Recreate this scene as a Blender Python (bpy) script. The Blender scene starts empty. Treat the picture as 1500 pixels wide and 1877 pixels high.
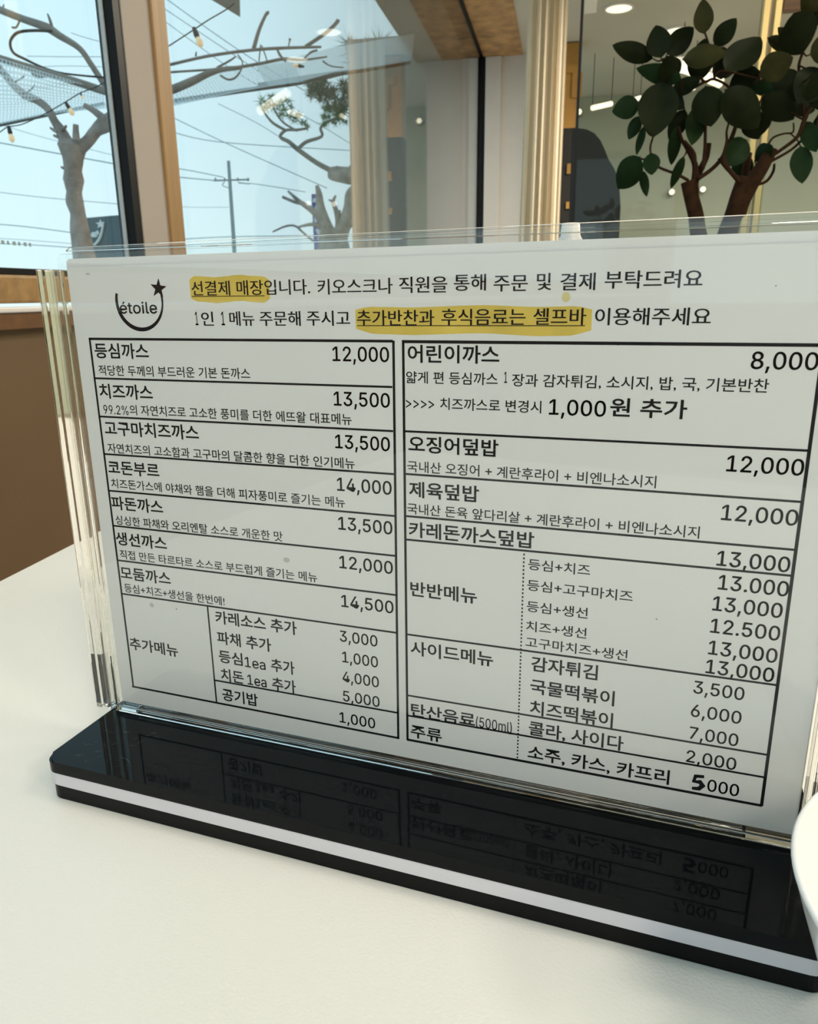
import bpy, bmesh, math, random
from mathutils import Vector, Matrix
random.seed(7)
sc = bpy.context.scene
COL = sc.collection
TZ = 0.75                 # table top height
CZ = TZ + 0.214           # eye height

# ------------------------------------------------------------------ camera
# world frame: x along the menu stand to the right, y away from the viewer, z up; eye above the origin
R = Matrix(((0.9419782511955761, 0.08282952965577851, -0.3252940873909742),
            (0.3354985721606758, -0.2636355009683485, 0.9043987122432869),
            (-0.010848149734958, -0.9610596191944443, -0.27612809708748853)))
FPX = 1388.0
cam = bpy.data.cameras.new('camera')
cam.sensor_fit = 'HORIZONTAL'; cam.sensor_width = 36.0
cam.lens = 36.0 * FPX / 1500.0
cam.clip_start = 0.01; cam.clip_end = 500
cam.dof.use_dof = True; cam.dof.focus_distance = 0.31; cam.dof.aperture_fstop = cam.lens / 0.75
cam_ob = bpy.data.objects.new('camera', cam); COL.objects.link(cam_ob)
ax = R @ Vector((1, 0, 0)); ay = R @ Vector((0, -1, 0)); az = R @ Vector((0, 0, -1))
cam_ob.matrix_world = Matrix(((ax.x, ay.x, az.x, 0), (ax.y, ay.y, az.y, 0), (ax.z, ay.z, az.z, CZ), (0, 0, 0, 1)))
sc.camera = cam_ob

# ------------------------------------------------------------------ sky and exposure
w = bpy.data.worlds.new('sky'); sc.world = w; w.use_nodes = True
nt = w.node_tree; nt.nodes.clear()
wo = nt.nodes.new('ShaderNodeOutputWorld'); bg = nt.nodes.new('ShaderNodeBackground')
geo = nt.nodes.new('ShaderNodeTexCoord'); sep = nt.nodes.new('ShaderNodeSeparateXYZ'); rp = nt.nodes.new('ShaderNodeValToRGB')
nt.links.new(geo.outputs['Generated'], sep.inputs[0]); nt.links.new(sep.outputs['Z'], rp.inputs[0])
rp.color_ramp.elements[0].position = 0.0; rp.color_ramp.elements[0].color = (0.84, 1.09, 1.14, 1)
rp.color_ramp.elements[1].position = 0.45; rp.color_ramp.elements[1].color = (0.68, 1.02, 1.16, 1)
nt.links.new(rp.outputs[0], bg.inputs[0]); bg.inputs[1].default_value = 1.0
nt.links.new(bg.outputs[0], wo.inputs[0])
sc.view_settings.view_transform = 'Standard'; sc.view_settings.look = 'None'
sc.view_settings.exposure = 0.0; sc.view_settings.gamma = 1.0; sc.view_settings.use_curve_mapping = False

# ------------------------------------------------------------------ frames
RA = math.radians(-8.2)                                  # the room is turned against the stand
UU = Vector((math.sin(RA), math.cos(RA), 0)); VV = Vector((math.cos(RA), -math.sin(RA), 0))
def room(U, V, z): return UU * U + VV * V + Vector((0, 0, z))
def P(px, py, U):                                        # the point seen at a pixel of the photo, U metres down the room
    d = R @ Vector((px - 750.0, py - 938.5, FPX))
    return d * (U / d.dot(UU)) + Vector((0, 0, CZ))

# added fill lights without fixtures, out of view, to brighten the room
def area_light(name, loc, size, power, color, rot=(0, 0, 0), size_y=None):
    l = bpy.data.lights.new(name, 'AREA'); l.energy = power; l.color = color; l.size = size
    if size_y: l.shape = 'RECTANGLE'; l.size_y = size_y
    o = bpy.data.objects.new(name, l); COL.objects.link(o); o.location = loc; o.rotation_euler = rot
    return o
for (U, V, pw) in ((-1.2, 1.0, 28), (-1.2, 2.4, 38), (0.45, -0.15, 5), (0.2, 1.5, 14), (1.6, 2.0, 30), (4.5, 1.3, 120), (4.5, 2.9, 100)):
    area_light('fill_light', room(U, V, CZ + 1.76), 0.5, pw, (1.0, 0.90, 0.76), (0, 0, -RA), 0.5)

# ------------------------------------------------------------------ materials
def nodes_mat(name):
    m = bpy.data.materials.new(name); m.use_nodes = True
    nt = m.node_tree; return m, nt, nt.nodes['Principled BSDF'], nt.nodes['Material Output']
def mat(name, col, rough=0.5, metal=0.0, spec=0.5, var=0.0, scale=8.0, bump=0.0, bscale=200.0, stretch=None, emit=None, trans=0.0, dist=0.001):
    m, nt, b, out = nodes_mat(name)
    b.inputs['Base Color'].default_value = (*col, 1); b.inputs['Roughness'].default_value = rough
    b.inputs['Metallic'].default_value = metal; b.inputs['Specular IOR Level'].default_value = spec
    if trans: b.inputs['Transmission Weight'].default_value = trans
    tc = nt.nodes.new('ShaderNodeTexCoord'); mp = nt.nodes.new('ShaderNodeMapping')
    nt.links.new(tc.outputs['Object'], mp.inputs[0])
    if stretch: mp.inputs['Scale'].default_value = stretch
    if var:
        n = nt.nodes.new('ShaderNodeTexNoise'); n.inputs['Scale'].default_value = scale; n.inputs['Detail'].default_value = 5
        nt.links.new(mp.outputs[0], n.inputs['Vector'])
        r = nt.nodes.new('ShaderNodeValToRGB')
        r.color_ramp.elements[0].position = 0.3; r.color_ramp.elements[1].position = 0.7
        r.color_ramp.elements[0].color = (*[c * (1 - var) for c in col], 1); r.color_ramp.elements[1].color = (*[min(1, c * (1 + var)) for c in col], 1)
        nt.links.new(n.outputs['Fac'], r.inputs[0]); nt.links.new(r.outputs[0], b.inputs['Base Color'])
    if bump:
        n2 = nt.nodes.new('ShaderNodeTexNoise'); n2.inputs['Scale'].default_value = bscale; n2.inputs['Detail'].default_value = 2
        nt.links.new(mp.outputs[0], n2.inputs['Vector'])
        bp = nt.nodes.new('ShaderNodeBump'); bp.inputs['Strength'].default_value = bump; bp.inputs['Distance'].default_value = dist
        nt.links.new(n2.outputs['Fac'], bp.inputs['Height']); nt.links.new(bp.outputs[0], b.inputs['Normal'])
    if emit:
        b.inputs['Emission Color'].default_value = (*emit[0], 1); b.inputs['Emission Strength'].default_value = emit[1]
    return m
def thin_glass(name, tint=(1, 1, 1), ior=1.5, gain=1.0, rough=0.0):   # a thin clear pane: passes light straight, reflects by Fresnel
    m, nt, b, out = nodes_mat(name); nt.nodes.remove(b)
    t = nt.nodes.new('ShaderNodeBsdfTransparent'); t.inputs[0].default_value = (*tint, 1)
    g = nt.nodes.new('ShaderNodeBsdfGlossy'); g.inputs['Roughness'].default_value = rough
    ge = nt.nodes.new('ShaderNodeNewGeometry'); dt = nt.nodes.new('ShaderNodeVectorMath'); dt.operation = 'DOT_PRODUCT'
    nt.links.new(ge.outputs['Incoming'], dt.inputs[0]); nt.links.new(ge.outputs['Normal'], dt.inputs[1])
    def mth(op, a, v=None, link2=None):
        n = nt.nodes.new('ShaderNodeMath'); n.operation = op
        if isinstance(a, (int, float)): n.inputs[0].default_value = a
        else: nt.links.new(a, n.inputs[0])
        if link2 is not None: nt.links.new(link2, n.inputs[1])
        elif v is not None: n.inputs[1].default_value = v
        return n.outputs[0]
    f0 = ((ior - 1) / (ior + 1)) ** 2                     # Schlick, the same from both sides of each face
    one = mth('SUBTRACT', 1.0, link2=mth('ABSOLUTE', dt.outputs['Value']))
    fr = mth('ADD', mth('MULTIPLY', mth('POWER', one, 5.0), 1 - f0), f0)
    mu = nt.nodes.new('ShaderNodeMath'); mu.operation = 'MULTIPLY'; mu.inputs[1].default_value = gain; mu.use_clamp = True
    mx = nt.nodes.new('ShaderNodeMixShader')
    nt.links.new(fr, mu.inputs[0]); nt.links.new(mu.outputs[0], mx.inputs[0])
    nt.links.new(t.outputs[0], mx.inputs[1]); nt.links.new(g.outputs[0], mx.inputs[2]); nt.links.new(mx.outputs[0], out.inputs[0])
    return m
def cloth_mat(name, col, passes=0.4, holes=0.0, lines=None):
    m, nt, b, out = nodes_mat(name); nt.nodes.remove(b)
    d = nt.nodes.new('ShaderNodeBsdfDiffuse'); d.inputs[0].default_value = (*col, 1)
    tl = nt.nodes.new('ShaderNodeBsdfTranslucent'); tl.inputs[0].default_value = (*col, 1)
    mx = nt.nodes.new('ShaderNodeMixShader'); mx.inputs[0].default_value = passes
    nt.links.new(d.outputs[0], mx.inputs[1]); nt.links.new(tl.outputs[0], mx.inputs[2])
    t = nt.nodes.new('ShaderNodeBsdfTransparent'); m2 = nt.nodes.new('ShaderNodeMixShader')
    m2.inputs[0].default_value = holes
    nt.links.new(mx.outputs[0], m2.inputs[1]); nt.links.new(t.outputs[0], m2.inputs[2])
    if lines:
        uv = nt.nodes.new('ShaderNodeUVMap'); mp = nt.nodes.new('ShaderNodeMapping'); mp.inputs['Scale'].default_value = (*lines, 1)
        nt.links.new(uv.outputs[0], mp.inputs[0])
        wv = nt.nodes.new('ShaderNodeTexWave'); wv.inputs['Scale'].default_value = 1.0; wv.inputs['Distortion'].default_value = 0.3
        wy = nt.nodes.new('ShaderNodeTexWave'); wy.inputs['Scale'].default_value = 1.0; wy.bands_direction = 'Y'
        nt.links.new(mp.outputs[0], wv.inputs[0]); nt.links.new(mp.outputs[0], wy.inputs[0])
        ml = nt.nodes.new('ShaderNodeMath'); ml.operation = 'MULTIPLY'
        nt.links.new(wv.outputs['Fac'], ml.inputs[0]); nt.links.new(wy.outputs['Fac'], ml.inputs[1])
        mr = nt.nodes.new('ShaderNodeMapRange'); mr.inputs['To Min'].default_value = holes - 0.35; mr.inputs['To Max'].default_value = 1.0; mr.inputs['From Max'].default_value = 0.75
        nt.links.new(ml.outputs[0], mr.inputs[0]); nt.links.new(mr.outputs[0], m2.inputs[0])
    nt.links.new(m2.outputs[0], out.inputs[0])
    return m
def acrylic(name, col=(1, 0.995, 0.97), rough=0.02):
    m, nt, b, out = nodes_mat(name)
    b.inputs['Base Color'].default_value = (*col, 1); b.inputs['Roughness'].default_value = rough
    b.inputs['Transmission Weight'].default_value = 1.0; b.inputs['IOR'].default_value = 1.49
    return m
M = {}
M['table'] = mat('white_laminate', (0.84, 0.82, 0.765), 0.42, bump=0.42, bscale=800, dist=0.0005)
M['table_side'] = mat('table_side', (0.5, 0.42, 0.3), 0.5)
M['metal_dark'] = mat('dark_metal', (0.03, 0.03, 0.03), 0.4, 0.8)
M['base_black'] = mat('gloss_black_acrylic', (0.004, 0.005, 0.006), 0.04, spec=0.13)
M['base_side'] = mat('satin_black_acrylic', (0.005, 0.005, 0.005), 0.3, spec=0.12)
M['base_white'] = mat('white_acrylic', (0.72, 0.69, 0.74), 0.3)
M['paper'] = mat('menu_paper', (0.80, 0.80, 0.79), 0.6, spec=0.2, var=0.015, scale=14)
M['ink'] = mat('black_ink', (0.012, 0.012, 0.014), 0.7, spec=0.1)
M['marker'] = mat('yellow_highlighter', (0.74, 0.55, 0.12), 0.7, spec=0.1, var=0.12, scale=60)
M['marker_pale'] = mat('pale_highlighter', (0.70, 0.62, 0.30), 0.7, spec=0.1)
M['smudge'] = mat('grey_smudge', (0.55, 0.55, 0.52), 0.7)
M['speck'] = mat('dust_speck', (0.25, 0.25, 0.24), 0.7)
M['pane'] = thin_glass('clear_acrylic_pane', (0.99, 0.99, 0.985), 1.49, 0.7, 0.01)
M['acrylic'] = acrylic('clear_acrylic_block')
M['porcelain'] = mat('white_porcelain', (0.86, 0.87, 0.86), 0.15)
M['glass_window'] = thin_glass('window_glass', (0.985, 0.995, 0.995), 1.5, 1.0)
M['glass_part'] = thin_glass('partition_glass', (0.97, 0.98, 0.96), 1.5, 0.35)
M['frame_black'] = mat('black_aluminium', (0.004, 0.004, 0.005), 0.45, 0.0, 0.2)
M['gasket'] = mat('grey_gasket', (0.42, 0.48, 0.5), 0.5, bump=0.6, bscale=150, dist=0.003)
M['plaster'] = mat('white_plaster', (0.42, 0.37, 0.33), 0.7, var=0.03, scale=3)
M['panel_white'] = mat('white_wall_panel', (0.60, 0.575, 0.54), 0.6, var=0.02)
M['wood'] = mat('oak_wood', (0.34, 0.195, 0.07), 0.5, var=0.22, scale=5, stretch=(1, 14, 14))
M['wood_v'] = mat('oak_wood_upright', (0.36, 0.21, 0.08), 0.5, var=0.15, scale=5, stretch=(14, 14, 1))
M['wood_soffit'] = mat('knotty_pine', (0.50, 0.28, 0.11), 0.5, var=0.4, scale=1.6, stretch=(5, 5, 5))
M['wood_dark'] = mat('walnut_wood', (0.15, 0.065, 0.02), 0.45, var=0.2, scale=5, stretch=(1, 12, 12))
M['lower_wall'] = mat('brown_wall', (0.15, 0.09, 0.042), 0.6, var=0.08, scale=2)
M['white_trim'] = mat('white_trim_paint', (0.8, 0.76, 0.74), 0.4)
M['ceiling'] = mat('grey_ceiling', (0.60, 0.58, 0.50), 0.8, var=0.06, scale=1.5)
M['floor'] = mat('concrete_floor', (0.32, 0.29, 0.25), 0.5, var=0.15, scale=2)
M['sage'] = mat('sage_wall', (0.43, 0.47, 0.375), 0.7, var=0.04, scale=0.8)
M['concrete'] = mat('stained_grey_render', (0.31, 0.31, 0.28), 0.85, var=0.14, scale=2.5, stretch=(1, 1, 0.35))
M['eave'] = mat('brown_grey_eave', (0.19, 0.155, 0.125), 0.8, var=0.08)
M['curtain'] = cloth_mat('sheer_curtain', (0.95, 0.86, 0.70), 0.45)
M['brass'] = mat('brass', (0.50, 0.38, 0.17), 0.28, 1.0)
M['board'] = mat('charcoal_board', (0.013, 0.017, 0.017), 0.6)
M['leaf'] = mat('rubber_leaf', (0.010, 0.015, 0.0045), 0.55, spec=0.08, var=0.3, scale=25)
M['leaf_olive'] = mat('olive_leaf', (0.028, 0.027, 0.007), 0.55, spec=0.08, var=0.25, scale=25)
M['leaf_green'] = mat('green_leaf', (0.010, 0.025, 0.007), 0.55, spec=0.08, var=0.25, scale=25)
M['rib'] = mat('leaf_midrib', (0.05, 0.05, 0.018), 0.5)
M['stem'] = mat('plant_stem', (0.032, 0.014, 0.006), 0.8, spec=0.1, var=0.35, scale=60)
M['soil'] = mat('soil', (0.03, 0.02, 0.012), 0.95, bump=1, bscale=90, dist=0.01)
M['pot'] = mat('white_pot', (0.6, 0.58, 0.54), 0.5)
M['bark'] = mat('plane_bark', (0.36, 0.31, 0.285), 0.9, var=0.38, scale=9, bump=0.8, bscale=25, dist=0.02)
M['twig'] = mat('bare_twig', (0.23, 0.21, 0.19), 0.9, var=0.2, scale=20)
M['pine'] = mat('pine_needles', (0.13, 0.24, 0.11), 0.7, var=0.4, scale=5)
M['pine_shade'] = mat('shade_tinted_needles', (0.07, 0.12, 0.085), 0.8, var=0.3, scale=5)  # darker copy of the needle green, shade put into the colour
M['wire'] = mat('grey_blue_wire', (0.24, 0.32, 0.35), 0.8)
M['cable'] = mat('black_cable', (0.02, 0.02, 0.022), 0.6)
M['bulb'] = mat('frosted_bulb', (0.75, 0.62, 0.42), 0.2, emit=((1.0, 0.72, 0.38), 0.35))
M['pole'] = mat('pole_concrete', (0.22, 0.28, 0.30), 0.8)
M['net'] = cloth_mat('shade_net', (0.74, 0.82, 0.85), 0.6, 0.62, (34, 8))
M['canopy'] = cloth_mat('white_canopy', (0.80, 0.86, 0.88), 0.62, 0.35)
M['canopy_edge'] = mat('canopy_edge', (0.10, 0.115, 0.115), 0.8)
M['sign_board'] = mat('blue_grey_sign', (0.085, 0.13, 0.155), 0.5, var=0.25, scale=3)
M['sign_white'] = mat('sign_white', (0.75, 0.82, 0.85), 0.5)
M['banner'] = mat('blue_banner', (0.10, 0.12, 0.42), 0.6, var=0.2, scale=4)
M['banner_white'] = mat('banner_white', (0.72, 0.76, 0.85), 0.6)
M['haze'] = mat('pale_far_building', (0.80, 0.93, 0.95), 0.9)
M['ground'] = mat('yard_gravel', (0.5, 0.49, 0.46), 0.95, var=0.1, scale=3)
M['lamp_warm'] = mat('warm_lamp', (1, 0.9, 0.7), 0.5, emit=((1.0, 0.92, 0.70), 1.2))
M['lamp_yellow'] = mat('yellow_lamp', (1, 0.8, 0.3), 0.5, emit=((1.0, 0.66, 0.06), 1.6))
M['orange'] = mat('orange_wood', (0.42, 0.21, 0.04), 0.5, var=0.2, scale=4)
M['dark_void'] = mat('near_black', (0.012, 0.009, 0.006), 0.6)  # darkness of the gap put into the colour; lantern bracket shares it
M['decal'] = mat('grey_window_decal', (0.28, 0.38, 0.40), 0.7)
M['cap'] = mat('frosted_white_plastic', (0.72, 0.70, 0.66), 0.35, bump=0.5, bscale=400, dist=0.001)

# ------------------------------------------------------------------ building helpers
def setp(o, label=None, cat=None, group=None, kind=None):
    if label: o['label'] = label
    if cat: o['category'] = cat
    if group: o['group'] = group
    if kind: o['kind'] = kind
    return o
def empty(name, loc, label, cat, group=None):
    o = bpy.data.objects.new(name, None); o.empty_display_size = 0.05; COL.objects.link(o); o.location = loc
    return setp(o, label, cat, group)
def link(name, me, m, parent=None, smooth=False):
    if m is not None:
        for k in (m if isinstance(m, (list, tuple)) else [m]): me.materials.append(k)
    o = bpy.data.objects.new(name, me); COL.objects.link(o)
    if smooth: me.polygons.foreach_set('use_smooth', [True] * len(me.polygons))
    if parent:
        o.parent = parent; o.matrix_parent_inverse = Matrix.Translation(-parent.location)
    return o
def from_bm(name, bm, m, parent=None, smooth=False):
    me = bpy.data.meshes.new(name); bmesh.ops.recalc_face_normals(bm, faces=bm.faces); bm.to_mesh(me); bm.free()
    return link(name, me, m, parent, smooth)
def bm_box(bm, lo, hi, tf=lambda p: p):
    vs = [bm.verts.new(tf(Vector((x, y, z)))) for x in (lo[0], hi[0]) for y in (lo[1], hi[1]) for z in (lo[2], hi[2])]
    for f in ((0, 1, 3, 2), (4, 6, 7, 5), (0, 4, 5, 1), (2, 3, 7, 6), (0, 2, 6, 4), (1, 5, 7, 3)): bm.faces.new([vs[i] for i in f])
def rtf(p): return room(p.x, p.y, p.z)
def box(name, lo, hi, m, parent=None, bevel=0.0, rf=False, seg=2):     # rf: coordinates are (U, V, z) of the room
    bm = bmesh.new(); bm_box(bm, lo, hi, rtf if rf else (lambda p: p))
    if bevel: bmesh.ops.bevel(bm, geom=list(bm.edges), offset=bevel, segments=seg, affect='EDGES', profile=0.5)
    return from_bm(name, bm, m, parent, smooth=False)
def bm_tube(bm, pts, rad, n=8, cap=True):
    pts = [Vector(p) for p in pts]; rings = []
    up = Vector((0.13, 0.21, 0.97)).normalized(); prev = None
    for i, p in enumerate(pts):
        t = (pts[min(i + 1, len(pts) - 1)] - pts[max(i - 1, 0)]).normalized()
        if prev is None:
            a = t.cross(up); a = a if a.length > 1e-3 else t.cross(Vector((1, 0, 0))); a.normalize()
        else:
            a = (prev - t * prev.dot(t)).normalized()
        prev = a; b = t.cross(a); r = rad[i] if isinstance(rad, (list, tuple)) else rad
        rings.append([bm.verts.new(p + (a * math.cos(k * 2 * math.pi / n) + b * math.sin(k * 2 * math.pi / n)) * r) for k in range(n)])
    for A, B in zip(rings, rings[1:]):
        for k in range(n): bm.faces.new((A[k], A[(k + 1) % n], B[(k + 1) % n], B[k]))
    if cap: bm.faces.new(rings[0][::-1]); bm.faces.new(rings[-1])
def smooth_path(pts, rad, sub=4):                        # Catmull-Rom through the points
    P_ = [Vector(p) for p in pts]; out = []; ro = []
    for i in range(len(P_) - 1):
        p0, p1, p2, p3 = P_[max(i - 1, 0)], P_[i], P_[i + 1], P_[min(i + 2, len(P_) - 1)]
        for k in range(sub):
            t = k / sub
            out.append(0.5 * ((2 * p1) + (p2 - p0) * t + (2 * p0 - 5 * p1 + 4 * p2 - p3) * t * t + (3 * p1 - p0 - 3 * p2 + p3) * t ** 3))
            ro.append(rad[i] * (1 - t) + rad[i + 1] * t)
    out.append(P_[-1]); ro.append(rad[-1]); return out, ro
def tube(name, pts, rad, m, parent=None, n=8, sub=4):
    if not isinstance(rad, (list, tuple)): rad = [rad] * len(pts)
    if sub > 1 and len(pts) > 2: pts, rad = smooth_path(pts, rad, sub)
    bm = bmesh.new(); bm_tube(bm, pts, rad, n); return from_bm(name, bm, m, parent, True)
def bm_lathe(bm, prof, c, n=48):
    rings = []
    for r, z in prof:
        rings.append([bm.verts.new(c + Vector((r * math.cos(k * 2 * math.pi / n), r * math.sin(k * 2 * math.pi / n), z))) for k in range(n)] if r > 1e-6 else [bm.verts.new(c + Vector((0, 0, z)))])
    for A, B in zip(rings, rings[1:]):
        for k in range(n):
            q = [A[k % len(A)], A[(k + 1) % len(A)], B[(k + 1) % len(B)], B[k % len(B)]]
            q = [v for i, v in enumerate(q) if v not in q[:i]]
            if len(q) > 2: bm.faces.new(q)
def lathe(name, prof, c, m, parent=None, n=48):
    bm = bmesh.new(); bm_lathe(bm, prof, Vector(c), n); return from_bm(name, bm, m, parent, True)
def plate(name, pts, back, m, parent=None):              # a flat outline with thickness: pts plus a back offset vector
    bm = bmesh.new(); a = [bm.verts.new(Vector(p)) for p in pts]; b = [bm.verts.new(Vector(p) + Vector(back)) for p in pts]; n = len(a)
    bm.faces.new(a); bm.faces.new(b[::-1])
    for k in range(n): bm.faces.new((a[k], b[k], b[(k + 1) % n], a[(k + 1) % n]))
    return from_bm(name, bm, m, parent)
def structure(o): o['kind'] = 'structure'; return o

# ------------------------------------------------------------------ the room
D = 0.75; UC = 6.76; ZT = CZ + 1.80; ZS = CZ + 0.032
structure(box('floor', (-4.0, -D - 0.2, -0.1), (9.0, 5.2, 0.0), M['floor'], rf=True))
structure(box('ceiling', (-4.0, -0.43, ZT + 0.01), (9.0, 5.2, ZT + 0.15), M['ceiling'], rf=True))
structure(box('trim_1', (-4.0, -D + 0.0, ZT), (UC, -0.43, ZT + 0.15), M['wood_soffit'], rf=True))
wl = structure(box('wall_left', (-4.0, -D - 0.12, 0.0), (UC, -D, CZ - 0.04), M['lower_wall'], rf=True))
# pieces of the wall
box('pier', (1.3125, -D - 0.028, ZS), (1.405, -D + 0.004, ZT), M['plaster'], wl, rf=True)
box('jamb', (1.405, -D - 0.045, ZS), (1.459, -D + 0.010, ZT), M['wood_v'], wl, bevel=0.003, rf=True)
box('header', (-4.0, -D - 0.12, ZT), (UC, -D, ZT + 0.15), M['frame_black'], wl, rf=True)
box('pier', (-4.0, -D - 0.12, ZS), (-3.2, -D, ZT), M['plaster'], wl, rf=True)
# window 1 with its black frame
w1 = structure(box('window_1', (-3.2, -D - 0.027, ZS), (1.2895, -D - 0.0225, ZT), M['glass_window'], rf=True))
box('frame_upright', (1.290, -D - 0.028, ZS), (1.312, -D + 0.002, ZT), M['frame_black'], w1, rf=True)
box('gasket', (1.2865, -D - 0.0215, ZS), (1.2898, -D - 0.0150, ZT), M['gasket'], w1, rf=True)
box('frame_bottom', (-3.2, -D - 0.05, ZS - 0.0004), (1.2898, -D + 0.002, ZS + 0.009), M['frame_black'], w1, bevel=0.001, rf=True)
for k in range(7):                                        # small grey marks stuck low on the glass
    box('window_decal', (0.0, 0.0, 0.0), (0.004 + 0.002 * (k % 2), 0.0006, 0.0052), M['decal'], w1).matrix_world = Matrix.Translation(room(0.965 + 0.0115 * k, -D - 0.0215, ZS + 0.041)) @ Matrix.Rotation(math.pi / 2 - RA, 4, 'Z')
# window 2, the long pane that runs to the corner
w2 = structure(box('window_2', (1.459, -D - 0.006, ZS), (UC - 0.02, -D, ZT), M['glass_window'], rf=True))
box('frame_upright', (UC - 0.02, -D - 0.03, ZS), (UC, -D + 0.03, ZT), M['frame_black'], w2, rf=True)
box('frame_top', (1.459, -D - 0.02, ZT - 0.012), (UC - 0.02, -D + 0.012, ZT - 0.0002), M['frame_black'], w2, rf=True)
box('frame_bottom', (1.459, -D - 0.03, ZS - 0.002), (UC - 0.02, -D + 0.005, ZS + 0.012), M['frame_black'], w2, rf=True)
# ledge under the windows
box('window_sill', (-4.0, -D - 0.05, CZ - 0.006), (UC - 0.05, -D + 0.012, ZS - 0.0005), M['wood'], wl, bevel=0.004, rf=True)
structure(box('trim_2', (-4.0, -D + 0.0005, CZ - 0.018), (UC - 0.05, -D + 0.020, CZ - 0.0105), M['white_trim'], rf=True, bevel=0.002))
structure(box('trim_3', (-4.0, -D + 0.0005, CZ - 0.0395), (UC - 0.05, -D + 0.016, CZ - 0.0185), M['wood_dark'], rf=True))
# far wall
wf = structure(box('wall_far', (UC, -D - 0.1, 0.0), (UC + 0.12, -0.30, ZT + 0.009), M['panel_white'], rf=True))
box('corner_panel', (UC - 0.025, -D + 0.03, 0.0), (UC - 0.0005, -D + 0.155, ZT - 0.001), M['panel_white'], wf, bevel=0.004, rf=True)
structure(box('wall_back', (8.30, -0.40, 0.0), (8.45, 5.2, ZT + 0.009), M['sage'], rf=True))
structure(box('wall_right', (-4.0, 5.2, 0.0), (9.0, 5.35, ZT + 0.1), M['sage'], rf=True))
wb = structure(box('wall_behind', (-4.15, -D - 0.2, 0.0), (-4.0, 5.2, 0.9), M['plaster'], rf=True))
box('header', (-4.15, -D - 0.2, 2.5), (-4.0, 5.2, ZT + 0.1), M['plaster'], wb, rf=True)
for v in (-D - 0.1, 1.2, 3.2, 5.0): box('pier', (-4.15, v, 0.9), (-4.0, v + 0.15, 2.5), M['plaster'], wb, rf=True)

# ------------------------------------------------------------------ things at the far end of the room
# sheer curtain
bm = bmesh.new(); nu, nz = 90, 10; grid = []
Ucur = 5.2
for j in range(nz + 1):
    f = j / nz; z = 0.03 + f * (ZT - 0.04)
    row = []
    for i in range(nu + 1):
        s = i / nu
        vl = -0.345 + 0.035 * f; V = vl + (-0.075 - vl) * s
        a = s * 2 * math.pi * 5.5
        row.append(bm.verts.new(room(Ucur + 0.035 * math.sin(a + 0.5 * math.sin(s * 9)) + 0.012 * math.sin(3.1 * a + f * 2), V + 0.006 * math.sin(a * 1.7 + f), z)))
    grid.append(row)
for j in range(nz):
    for i in range(nu): bm.faces.new((grid[j][i], grid[j][i + 1], grid[j + 1][i + 1], grid[j + 1][i]))
cu = from_bm('curtain', bm, M['curtain'], smooth=True)
setp(cu, 'cream sheer curtain hanging in long folds beside the white corner wall', 'curtain')
tube('curtain_track', [room(Ucur, -0.40, ZT - 0.008), room(Ucur, 0.0, ZT - 0.008)], 0.008, M['white_trim'], cu)

# dark stand-in for the dim gap to another room: cabinet behind the curtain
t = empty('gap_panel', room(6.5, -0.02, 0), 'narrow dark cabinet with orange timber put in for the dim gap between curtain and glass partition', 'panel')
def rbox(name, a, b, m, par, U0, U1):                     # box filling a pixel window at depth U0
    p = P(a[0], a[1], U0); q = P(b[0], b[1], U0)
    return box(name, (U0, p.dot(VV), min(p.z, q.z)), (U1, q.dot(VV), max(p.z, q.z)), m, par, rf=True)
box('dark_panel', (6.55, -0.14, 0.0), (6.7, 0.012, CZ + 1.22), M['dark_void'], t, rf=True)
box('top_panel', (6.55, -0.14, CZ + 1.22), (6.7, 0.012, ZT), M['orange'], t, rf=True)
for a, b in (((1038, 118), (1064, 132)), ((1050, 133), (1066, 178)), ((1040, 300), (1056, 318)), ((1038, 370), (1054, 382))):
    rbox('slat', a, b, M['orange'], t, 6.53, 6.549)
l = empty('lantern', P(1052, 37, 6.42), 'small square yellow lantern glowing high beside the curtain', 'lamp')
rbox('shade', (1043, 29), (1062, 46), M['lamp_yellow'], l, 6.40, 6.48)
rbox('bracket', (1044, 22), (1061, 28), M['dark_void'], l, 6.40, 6.52)

# glass partition with brass posts
t = empty('glass_partition', room(3.0, 0.6, 0), 'glass partition with slim brass posts behind the rubber plant', 'partition')
VR = 4.2
box('glass_panel', (3.0, 0.012, 0.05), (3.008, 0.575, ZT), M['glass_part'], t, rf=True)
box('glass_panel', (3.0, 0.645, 0.05), (3.008, VR, ZT), M['glass_part'], t, rf=True)
box('post', (2.985, 0.580, 0.0), (3.025, 0.605, ZT), M['brass'], t, bevel=0.004, rf=True)
box('post', (2.985, 0.615, 0.0), (3.025, 0.640, ZT), M['brass'], t, bevel=0.004, rf=True)
box('post', (2.990, 0.000, 0.0), (3.018, 0.010, ZT), M['metal_dark'], t, rf=True)
box('rail', (2.985, 0.0, 0.0), (3.025, VR, 0.05), M['brass'], t, rf=True)
p = P(1450, 20, 3.0); box('rail', (2.985, 0.642, p.z), (3.025, VR, p.z + 0.06), M['wood_dark'], t, rf=True)

# charcoal board with a rounded shoulder
Ub = 4.3
out = [(1046, 425), (1049, 238), (1062, 235), (1076, 237), (1090, 244), (1101, 257), (1109, 274), (1116, 292), (1127, 310), (1133, 325), (1136, 345), (1138, 380), (1140, 425)]
pts = [P(x, y, Ub) for x, y in out]
pts[0].z = 0.0; pts[-1].z = 0.0
bd = plate('divider_board', pts, UU * 0.03, M['board'])
setp(bd, 'charcoal divider board with a rounded shoulder standing behind the glass partition', 'board')

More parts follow.
